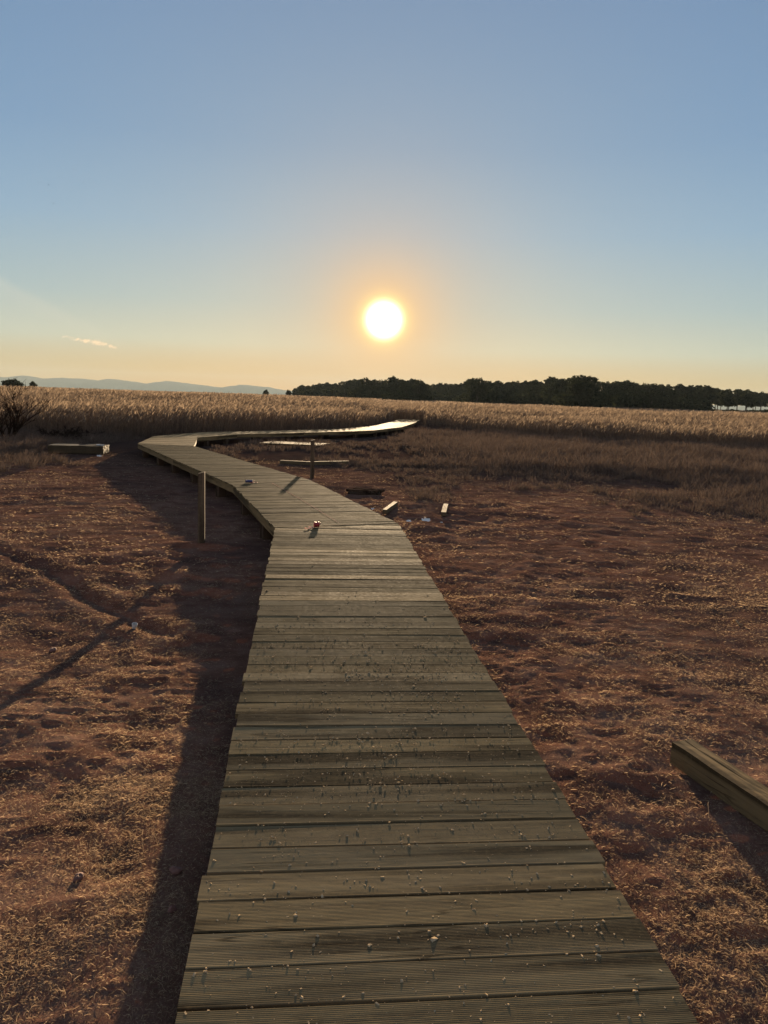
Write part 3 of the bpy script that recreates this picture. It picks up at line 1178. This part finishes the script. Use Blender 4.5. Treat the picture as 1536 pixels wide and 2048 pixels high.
def trunk_mesh(name, seed, top, spread):
    r = random.Random(seed)
    mb = MB()
    pts = [Vector((0, 0, -0.2))]
    for k in range(1, 6):
        pts.append(Vector((r.uniform(-.12, .12) * k * 0.5, r.uniform(-.12, .12) * k * 0.5, top * k / 5)))
    mb.tube(pts, [0.22, 0.19, 0.16, 0.14, 0.12, 0.07], 7)
    for _ in range(6):
        b = pts[r.choice((2, 3, 4))]
        a = r.uniform(0, 6.28)
        e = Vector((math.cos(a) * spread, math.sin(a) * spread, top * r.uniform(0.85, 1.15)))
        mb.tube([b, b.lerp(e, 0.5) + Vector((0, 0, -0.3)), e], [0.09, 0.06, 0.03], 5)
    o = mb.build(name, M_BARK, smooth=True)
    me = o.data
    bpy.data.objects.remove(o)
    return me


PINES = []
for sd in range(6):
    r = random.Random(100 + sd)
    bl = []
    low = sd >= 3                      # kinds 3-5: crown reaches almost to the ground
    base = 2.6 if low else 4.5
    topz = 10.0
    for k in range(9 if low else 7):
        a = r.uniform(0, 6.28)
        z = r.uniform(base, topz - 1.3)
        q = r.uniform(0.3, 1.0) * (2.3 - 0.12 * abs(z - 6.5))
        s_ = r.uniform(1.1, 1.75)
        bl.append((math.cos(a) * q, math.sin(a) * q, z, s_ * 1.2, s_ * 1.2, s_ * 0.85))
    bl.append((r.uniform(-.4, .4), 0, topz - 1.2, 1.7, 1.7, 1.2))
    PINES.append((crown_mesh('crown', 200 + sd, bl, 190, 0.30), trunk_mesh('trunk', 300 + sd, 8.2, 2.0), low))


def pine(loc, hgt, kind, rz, label, group):
    cm, tm, _l = PINES[kind]
    t = empty('pine_tree', loc, rz)
    s = hgt / 10.0
    t.scale = (s * random.uniform(0.92, 1.18), s * random.uniform(0.92, 1.18), s)
    link(bpy.data.objects.new('crown', cm), t)
    link(bpy.data.objects.new('trunk', tm), t)
    tag(t, label, 'tree', group)
    return t


PROF = [(600, 772), (612, 769), (640, 767), (680, 765), (720, 758), (740, 756), (765, 760), (795, 752), (805, 760), (830, 756), (850, 766), (875, 768),
        (912, 767), (953, 757), (980, 764), (1005, 761), (1035, 765), (1062, 759), (1083, 769), (1097, 756), (1125, 757), (1152, 750), (1188, 759), (1215, 764), (1245, 763),
        (1275, 769), (1302, 767), (1325, 771), (1351, 769), (1378, 773), (1400, 771), (1420, 777), (1436, 779), (1469, 776), (1500, 781), (1536, 786), (1570, 788), (1620, 792)]
PX = np.array([p[0] for p in PROF], float)
PY = np.array([p[1] for p in PROF], float)
px = 604.0
wood_label = 'dark pine among the crowded trees of the wood behind the golden reeds'
edge_label = 'dark pine at the thinning end of the wood, bright sky showing under its crown'
while px < 1625:
    horizon = 796 + 0.033 * (px - 768)
    top = float(np.interp(px, PX, PY)) + random.uniform(-1.5, 2.5)
    ang = max(8.0, horizon - top) / F_PX
    hgt = random.uniform(9.5, 11.5)
    D = min(430.0, (hgt - CAMZ) / ang)
    hgt = CAMZ + ang * D
    thin = px > 1330
    kind = random.choice((0, 1, 2)) if thin else random.choice((0, 3, 4, 5))
    p = at_y(px, horizon, D)
    pine((p.x, p.y, gz(p.x, p.y) - 0.2), hgt, kind, random.uniform(0, 6.28), edge_label if thin else wood_label, 'pines of the wood')
    if not thin or random.random() < 0.55:                  # a second row a little in front, lower
        D2 = D * random.uniform(0.88, 0.97)
        h2 = CAMZ + ang * D2 * random.uniform(0.62, 0.85)
        p = at_y(px + random.uniform(-6, 6), horizon, D2)
        pine((p.x, p.y, gz(p.x, p.y) - 0.2), h2 * (1.15 if thin else 1), random.choice((0, 1, 2) if thin else (3, 4, 5)), random.uniform(0, 6.28), edge_label if thin else wood_label, 'pines of the wood')
    px += random.uniform(0.55, 0.95) * 4.6 * F_PX / D
# underwood closing the foot of the wood
und = bpy.data.meshes.new('x')
bush_meshes = []
for sd in range(3):
    r = random.Random(50 + sd)
    bl = [(r.uniform(-1.8, 1.8), r.uniform(-1, 1), r.uniform(0.7, 1.9), r.uniform(.9, 1.4), r.uniform(.9, 1.3), r.uniform(.8, 1.1)) for _ in range(6)]
    bush_meshes.append(crown_mesh('foliage', 400 + sd, bl, 150, 0.22))
px = 606.0
while px < 1560:
    horizon = 796 + 0.033 * (px - 768)
    ang = max(8.0, horizon - float(np.interp(px, PX, PY))) / F_PX
    D = min(430.0, 8.5 / ang) * random.uniform(0.84, 0.9)
    p = at_y(px, horizon, D)
    t = empty('bush', (p.x, p.y, 0.0), random.uniform(-.5, .5))
    s = random.uniform(1.5, 2.1)
    t.scale = (s * 1.3, s, s * (1.0 if px < 1400 else 0.42))
    link(bpy.data.objects.new('foliage', random.choice(bush_meshes)), t)
    tag(t, 'low dark bush filling the foot of the pine wood behind the reeds', 'bush', 'underwood bushes of the pine wood')
    px += random.uniform(0.75, 1.05) * 5.2 * F_PX / D


def round_tree(px, py_top, w_px, D, label):
    horizon = 796 + 0.033 * (px - 768)
    hgt = CAMZ + (horizon - py_top) / F_PX * D
    p = at_y(px, horizon, D)
    t = empty('round_tree', (p.x, p.y, 0.0), random.uniform(0, 6))
    wid = w_px / F_PX * D
    r = random.Random(int(px))
    bl = [(0, 0, hgt * 0.55, wid * 0.42, wid * 0.42, hgt * 0.40), (0, 0, hgt * 0.3, wid * 0.38, wid * 0.38, hgt * 0.28)]
    for _ in range(7):
        bl.append((r.uniform(-.32, .32) * wid, r.uniform(-.3, .3) * wid, hgt * r.uniform(0.45, 0.75), wid * .24, wid * .24, hgt * .2))
    link(bpy.data.objects.new('crown', crown_mesh('crown', int(px) + 7, bl, 260, 0.22)), t)
    mb = MB()
    mb.tube([(0, 0, -0.2), (0.05, 0, hgt * 0.3), (0, 0.05, hgt * 0.6)], [0.2, 0.15, 0.08], 7)
    mb.build('trunk', M_BARK, t, True)
    tag(t, label, 'tree', 'small round trees on the horizon')


round_tree(532, 779.5, 12, 330, 'lone tiny round tree on the horizon between the hills and the wood')
round_tree(577, 780, 13, 380, 'low round tree standing just off the tapering end of the wood')
round_tree(591, 776.5, 14, 370, 'taller small tree touching the tapering end of the wood')
round_tree(26, 757.5, 38, 220, 'large round dark tree rising over the reeds behind the bare shrub')
round_tree(67, 763, 13, 260, 'small dark round tree on the horizon beside the larger round tree')


# ------------------------------------------------------------------ bare shrubs
def shrub(name, base_px, hgt, stems, seed, label, trunk_r, droop=0.0, spread=0.5, levels=4, twigs=3):
    b = at_z(*base_px, 0.0)
    t = empty(name, (b.x, b.y, gz(b.x, b.y) - 0.05))
    tag(t, label, 'shrub')
    r = random.Random(seed)
    tm, bm_ = MB(), MB()

    def grow(p, d, ln, rad, lev):
        n = 4
        pts = [p]
        for k in range(n):
            d = (d + Vector((r.uniform(-.22, .22), r.uniform(-.22, .22), r.uniform(-.10, .14) - droop * 0.1))).normalized()
            p = p + d * (ln / n)
            pts.append(p)
        rr = [rad * (1 - 0.5 * k / n) for k in range(n + 1)]
        (tm if lev <= 0 else bm_).tube(pts, rr, 6 if lev <= 0 else 4 if lev < 2 else 3, cap=lev < 2)
        if lev >= levels:
            return
        for q in range(twigs + (1 if lev == 0 else 0)):
            k = r.randint(1, n)
            sd = (d + Vector((r.uniform(-1, 1), r.uniform(-1, 1), r.uniform(-.25, .7))) * spread * 1.5).normalized()
            grow(pts[k], sd, ln * r.uniform(.5, .8), max(0.008, rr[k] * 0.68), lev + 1)

    for q in range(stems):
        a = 6.28 * q / stems + r.uniform(-.4, .4)
        d = Vector((math.cos(a) * spread, math.sin(a) * spread, 1 - droop * 0.5)).normalized()
        grow(Vector((math.cos(a) * .06, math.sin(a) * .06, 0)), d, hgt * r.uniform(.42, .55), trunk_r * r.uniform(.7, 1), 0)
    tm.build('trunk', M_TWIG, t, True)
    bm_.build('branches', M_TWIG, t, True)


shrub('bare_shrub', (16, 884), 2.2, 5, 11, 'tall leafless shrub with many thin branches in front of the reeds', 0.062, 0.0, 0.5, 4, 3)
shrub('bare_shrub', (-38, 888), 2.0, 5, 23, 'leafless shrub half cut off by the picture edge, leaning over the dry grass', 0.055, 0.0, 0.55, 4, 3)
shrub('low_shrub', (118, 884), 1.15, 8, 5, 'low tangled leafless shrub spreading behind the neat plank stack', 0.028, 0.8, 1.3, 4, 4)
shrub('low_shrub', (195, 876), 0.85, 8, 9, 'smaller tangled leafless shrub at the foot of the reeds near the boardwalk turn', 0.018, 0.8, 1.3, 3, 4)

# ------------------------------------------------------------------ hills
HP = [(-700, 760), (-400, 752), (-200, 757), (-90, 750), (0, 753.5), (15, 755), (47, 750), (80, 757), (105, 756), (127, 755), (163, 757), (200, 761), (233, 758.5), (267, 763), (297, 768),
      (318, 764), (337, 761), (377, 767), (412, 771), (443, 775), (465, 771.5), (487, 769), (512, 771.5), (535, 773.5), (560, 779), (580, 781), (640, 786), (800, 792), (1000, 797), (1500, 812), (2200, 830)]
HD = 8300.0
hx = np.array([p[0] for p in HP], float)
hy = np.array([p[1] for p in HP], float)
nxh, nyh = 520, 26
cols = np.linspace(-700, 2200, nxh)
prof_y = np.interp(cols, hx, hy) - 0.8 * (vnoise(cols / 9.0, cols * 0) - 0.5) - 0.5 * (vnoise(cols / 3.5, cols * 0 + 4) - 0.5)
crest = []
for c_, y_ in zip(cols, prof_y):
    p = at_y(c_, y_, HD)
    crest.append((p.x, max(1.0, p.z)))
crest = np.array(crest)
tv = np.linspace(-1, 1, nyh)
HV = np.zeros((nyh, nxh, 3))
for j, t in enumerate(tv):
    y = HD + t * (850 if t < 0 else 700)
    sh = np.cos(t * math.pi / 2) ** 1.1
    ridge = 1 + 0.35 * (vnoise(crest[:, 0] / 260 + 3, np.full(nxh, y / 300)) - 0.5) * (t < -0.05)
    HV[j, :, 0] = crest[:, 0]
    HV[j, :, 1] = y
    HV[j, :, 2] = -1.0 + (crest[:, 1] + 1) * sh * np.minimum(ridge, 0.97 / max(sh, .3))
ih = np.arange(nxh * nyh).reshape(nyh, nxh)
HQ = np.stack([ih[:-1, :-1], ih[:-1, 1:], ih[1:, 1:], ih[1:, :-1]], -1).reshape(-1, 4)
hills = link(bpy.data.objects.new('hills', mesh_np('hills', HV.reshape(-1, 3), HQ, mats=[M_HILL], smooth=True)))
tag(hills, kind='structure')

# ------------------------------------------------------------------ haze
mb = MB()
mb.box((0, 0, 0), (2, 2, 2))
hm = bpy.data.materials.new('air')
hm.use_nodes = True
nt = hm.node_tree
nt.nodes.remove(nt.nodes['Principled BSDF'])
pv = nd(nt, 'ShaderNodeVolumePrincipled')
pv.inputs['Color'].default_value = (0.325, 0.40, 0.435, 1)
pv.inputs['Density'].default_value = 8.3e-5
pv.inputs['Anisotropy'].default_value = 0.15
nt.links.new(pv.outputs[0], nt.nodes['Material Output'].inputs['Volume'])
haze = mb.build('haze', hm)
haze.scale = (9700, 9400, 105)
haze.location = (0, -200, 102)
tag(haze, 'thin evening haze over the plain', 'haze', kind='stuff')

# ------------------------------------------------------------------ birds
B0 = None
for k, (bx, by) in enumerate([(405, 130), (648, 143), (542, 257), (500, 300), (443, 320), (353, 375), (138, 438), (243, 460), (655, 402), (598, 435), (672, 450), (843, 315), (475, 577), (293, 648), (430, 745), (588, 830)]):
    p = at_y(50 + bx / 5.12, 280 + by / 5.12, random.uniform(230, 300))
    if B0 is None:
        mb = MB()
        mb.tube([(0, -.22, 0), (0, -.12, .01), (0, .02, .02), (0, .12, .01), (0, .2, .02), (0, .25, .01)], [.015, .04, .06, .05, .035, .008], 6)
        for sx in (-1, 1):
            mb.add([(0, .08, .02), (sx * .2, .10, .10), (sx * .42, -.02, .05), (sx * .2, -.05, .09), (0, -.06, .02)], [(0, 1, 3, 4), (1, 2, 3)])
        B0 = mb.build('bird', M_BIRD)
        o = B0
    else:
        o = B0.copy()
        COL.objects.link(o)
    o.location = p
    s = 1.0 if k in (7, 13) else random.uniform(0.5, 0.8)
    o.scale = (s, s, s)
    o.rotation_euler = (random.uniform(-.3, .3), random.uniform(-.6, .6), random.uniform(0, 6.28))
    tag(o, 'tiny dark bird flying far off in the blue sky above the small cloud', 'bird', 'distant flock of birds')

# ------------------------------------------------------------------ small cloud, far beyond the hills
cc = at_y(180, 685, 15000)
ppm = 15000 / F_PX                       # metres per photo pixel there
mb = MB()


def lump(c, rx, ry, rz):
    n, m = 20, 12
    vs, fs = [], []
    for j in range(m + 1):
        th = math.pi * j / m
        for i in range(n):
            a = 2 * math.pi * i / n
            q = 1 + 0.12 * math.sin(3 * a + c[0] * .02) + 0.1 * math.sin(4 * th + c[2] * .03)
            vs.append((c[0] + rx * q * math.sin(th) * math.cos(a), c[1] + ry * q * math.sin(th) * math.sin(a), c[2] + rz * q * math.cos(th)))
    for j in range(m):
        for i in range(n):
            fs.append((j * n + i, (j + 1) * n + i, (j + 1) * n + (i + 1) % n, j * n + (i + 1) % n))
    mb.add(vs, fs)


lump((0, 0, 0), 72 * ppm, 34 * ppm, 20 * ppm)
cm = bpy.data.materials.new('cloud_vapour')
cm.use_nodes = True
nt = cm.node_tree
nt.nodes.remove(nt.nodes['Principled BSDF'])
pv = nd(nt, 'ShaderNodeVolumePrincipled')
pv.inputs['Color'].default_value = (0.62, 0.50, 0.40, 1)
pv.inputs['Anisotropy'].default_value = 0.25
co = objcoord(nt)
# puffs placed along the drifting streak (x, z in photo pixels from the middle), ragged by noise
dens = None
wob = nd(nt, 'ShaderNodeTexNoise')
wob.inputs['Scale'].default_value = 1 / (7.0 * ppm)
wob.inputs['Detail'].default_value = 5
nt.links.new(co, wob.inputs['Vector'])
vm = nd(nt, 'ShaderNodeVectorMath', operation='MULTIPLY_ADD')
nt.links.new(wob.outputs['Color'], vm.inputs[0])
vm.inputs[1].default_value = (26 * ppm, 26 * ppm, 11 * ppm)
sub = nd(nt, 'ShaderNodeVectorMath', operation='SUBTRACT')
sub.inputs[1].default_value = (13 * ppm, 13 * ppm, 5.5 * ppm)
nt.links.new(co, vm.inputs[2])
nt.links.new(vm.outputs[0], sub.inputs[0])
for (x, z, rx, rz) in [(-48, 10, 7, 3.0), (-40, 8.5, 10, 2.0), (-25, 5, 14, 2.2), (-8, 3, 15, 4.5), (12, 1, 14, 7), (16, -3, 10, 4), (28, -2, 12, 4.5), (44, -7, 11, 4.5)]:
    s1_ = nd(nt, 'ShaderNodeVectorMath', operation='SUBTRACT')
    s1_.inputs[1].default_value = (x * ppm, 0, z * ppm)
    nt.links.new(sub.outputs[0], s1_.inputs[0])
    s2_ = nd(nt, 'ShaderNodeVectorMath', operation='DIVIDE')
    s2_.inputs[1].default_value = (rx * ppm, rx * ppm * 0.8, rz * ppm)
    nt.links.new(s1_.outputs[0], s2_.inputs[0])
    ln_ = nd(nt, 'ShaderNodeVectorMath', operation='LENGTH')
    nt.links.new(s2_.outputs[0], ln_.inputs[0])
    v_ = mth(nt, 'SUBTRACT', 1.0, ln_.outputs['Value'], True)
    dens = v_ if dens is None else mth(nt, 'MAXIMUM', dens, v_)
nt.links.new(mth(nt, 'MULTIPLY', mth(nt, 'POWER', dens, 1.5), 0.0055), pv.inputs['Density'])
nt.links.new(pv.outputs[0], nt.nodes['Material Output'].inputs['Volume'])
cl = mb.build('cloud', cm)
cl.location = cc
tag(cl, 'small ragged gold-edged cloud low in the sky above the hills', 'cloud')

# ------------------------------------------------------------------ sky
w = bpy.data.worlds.new('World')
SC.world = w
w.use_nodes = True
nt = w.node_tree
bg = nt.nodes['Background']
tc = nd(nt, 'ShaderNodeTexCoord')
nz = nd(nt, 'ShaderNodeVectorMath', operation='NORMALIZE')
nt.links.new(tc.outputs['Generated'], nz.inputs[0])
sep = nd(nt, 'ShaderNodeSeparateXYZ')
nt.links.new(nz.outputs[0], sep.inputs[0])
el = mth(nt, 'MULTIPLY', mth(nt, 'ARCSINE', sep.outputs['Z']), 180 / math.pi)
dt = nd(nt, 'ShaderNodeVectorMath', operation='DOT_PRODUCT')
dt.inputs[1].default_value = SUN
nt.links.new(nz.outputs[0], dt.inputs[0])
sa = mth(nt, 'MULTIPLY', mth(nt, 'ARCCOSINE', mth(nt, 'MINIMUM', dt.outputs['Value'], 0.9999999)), 180 / math.pi)
e01 = mth(nt, 'DIVIDE', mth(nt, 'MAXIMUM', el, 0.0), 60.0, True)
base = ramp(nt, e01, [(0.0, (0.89, 0.40, 0.06)), (1.6 / 60, (0.81, 0.49, 0.17)), (3.6 / 60, (0.72, 0.66, 0.46)), (6.5 / 60, (0.53, 0.58, 0.52)), (11.5 / 60, (0.375, 0.485, 0.565)),
                      (17 / 60, (0.285, 0.395, 0.52)), (25.4 / 60, (0.245, 0.335, 0.465)), (1.0, (0.21, 0.285, 0.41))])
away = ramp(nt, mth(nt, 'DIVIDE', sa, 180.0), [(0.0, (1, 1, 1)), (10 / 180, (1, 1, 1)), (27 / 180, (0.76, 0.88, 1.0)), (35 / 180, (0.66, 0.82, 0.95)), (0.5, (1.15, 1.14, 1.22)), (1.0, (1.6, 1.34, 1.36))])  # unseen sky behind the camera is boosted to fill the shadows
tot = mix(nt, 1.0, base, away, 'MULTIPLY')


def glow(width, power):
    return mth(nt, 'EXPONENT', mth(nt, 'MULTIPLY', mth(nt, 'POWER', mth(nt, 'DIVIDE', sa, width), power), -1.0))


tot = mix(nt, mth(nt, 'MULTIPLY', glow(7.0, 1.4), 0.62), tot, (0.88, 0.56, 0.30))
tot = mix(nt, mth(nt, 'MULTIPLY', glow(3.3, 1.8), 0.66), tot, (1.25, 0.68, 0.21))
tot = mix(nt, glow(1.65, 3.2), tot, (1.6, 1.2, 0.42))
disc = nd(nt, 'ShaderNodeVectorMath', operation='SCALE')
disc.inputs[0].default_value = (7.0, 6.2, 4.4)
nt.links.new(glow(1.08, 3.4), disc.inputs['Scale'])
ad = nd(nt, 'ShaderNodeVectorMath', operation='ADD')
nt.links.new(tot, ad.inputs[0])
nt.links.new(disc.outputs[0], ad.inputs[1])
tot = ad.outputs[0]
# thin high veil of cirrus to the left of the sun
vn = noise(nt, nz.outputs[0], 9, 4, 0.5)
az = mth(nt, 'ARCTAN2', sep.outputs['X'], sep.outputs['Y'])
azd = mth(nt, 'MULTIPLY', az, 180 / math.pi)
line = mth(nt, 'SUBTRACT', mth(nt, 'ADD', mth(nt, 'MULTIPLY', mth(nt, 'ADD', azd, 27.0), -0.46), 7.3), el)      # >0 below the veil's upper edge
veil = mth(nt, 'MULTIPLY', ramp(nt, mth(nt, 'ADD', mth(nt, 'MULTIPLY', line, 0.5), mth(nt, 'MULTIPLY', vn, 0.5)), [(0.20, 0.0), (0.45, 1.0), (0.9, 0.7), (1.0, 0.5)]),
           ramp(nt, mth(nt, 'DIVIDE', mth(nt, 'ADD', azd, 60.0), 60.0), [(0.3, 0.0), (0.52, 1.0), (0.60, 0.8), (0.72, 0.0)]))
tot = mix(nt, mth(nt, 'MULTIPLY', veil, 0.22), tot, (0.80, 0.74, 0.58))
sky = nd(nt, 'ShaderNodeTexSky', sky_type='NISHITA', sun_disc=False, sun_elevation=SUN_EL, sun_rotation=SUN_AZ, air_density=1.0, dust_density=0.3, ozone_density=2.0)
sk = nd(nt, 'ShaderNodeVectorMath', operation='SCALE')
nt.links.new(sky.outputs[0], sk.inputs[0])
sk.inputs['Scale'].default_value = 0.0006
ad = nd(nt, 'ShaderNodeVectorMath', operation='ADD')
nt.links.new(tot, ad.inputs[0])
nt.links.new(sk.outputs[0], ad.inputs[1])
sc_ = nd(nt, 'ShaderNodeVectorMath', operation='SCALE')
nt.links.new(ad.outputs[0], sc_.inputs[0])
sc_.inputs['Scale'].default_value = GAIN / 0.1
nt.links.new(sc_.outputs[0], bg.inputs['Color'])
bg.inputs['Strength'].default_value = 0.1

# ------------------------------------------------------------------ sun
sl = bpy.data.lights.new('sun', 'SUN')
sl.energy = 5.0
sl.angle = R(0.53)
sl.color = (1.0, 0.74, 0.46)
so = link(bpy.data.objects.new('sun', sl))
so.rotation_euler = SUN.to_track_quat('Z', 'Y').to_euler()
so.location = (0, 50, 30)

# ------------------------------------------------------------------ camera
cam = bpy.data.cameras.new('camera')
co_ = link(bpy.data.objects.new('camera', cam))
cam.sensor_fit = 'VERTICAL'
cam.sensor_height = 36.0
cam.lens = 36.0 * F_PX / IMG_H
cam.clip_start = 0.05
cam.clip_end = 40000
c, s = math.cos(ROLL), math.sin(ROLL)
F = Vector((0, math.cos(PITCH), -math.sin(PITCH)))
U0 = Vector((0, math.sin(PITCH), math.cos(PITCH)))
R0 = Vector((1, 0, 0))
Rr = R0 * c + U0 * s
Uu = U0 * c - R0 * s
co_.matrix_world = Matrix(((Rr.x, Uu.x, -F.x, 0), (Rr.y, Uu.y, -F.y, 0), (Rr.z, Uu.z, -F.z, CAMZ), (0, 0, 0, 1)))
SC.camera = co_

SC.view_settings.view_transform = 'Standard'
SC.view_settings.look = 'None'
SC.view_settings.exposure = EXPOSURE
SC.view_settings.gamma = 1.0
SC.view_settings.use_curve_mapping = False
SC.render.engine = 'CYCLES'
SC.cycles.volume_bounces = 0
SC.cycles.max_bounces = 6
SC.cycles.sample_clamp_indirect = 4.0
SC.cycles.volume_step_rate = 1.0
SC.cycles.volume_max_steps = 64
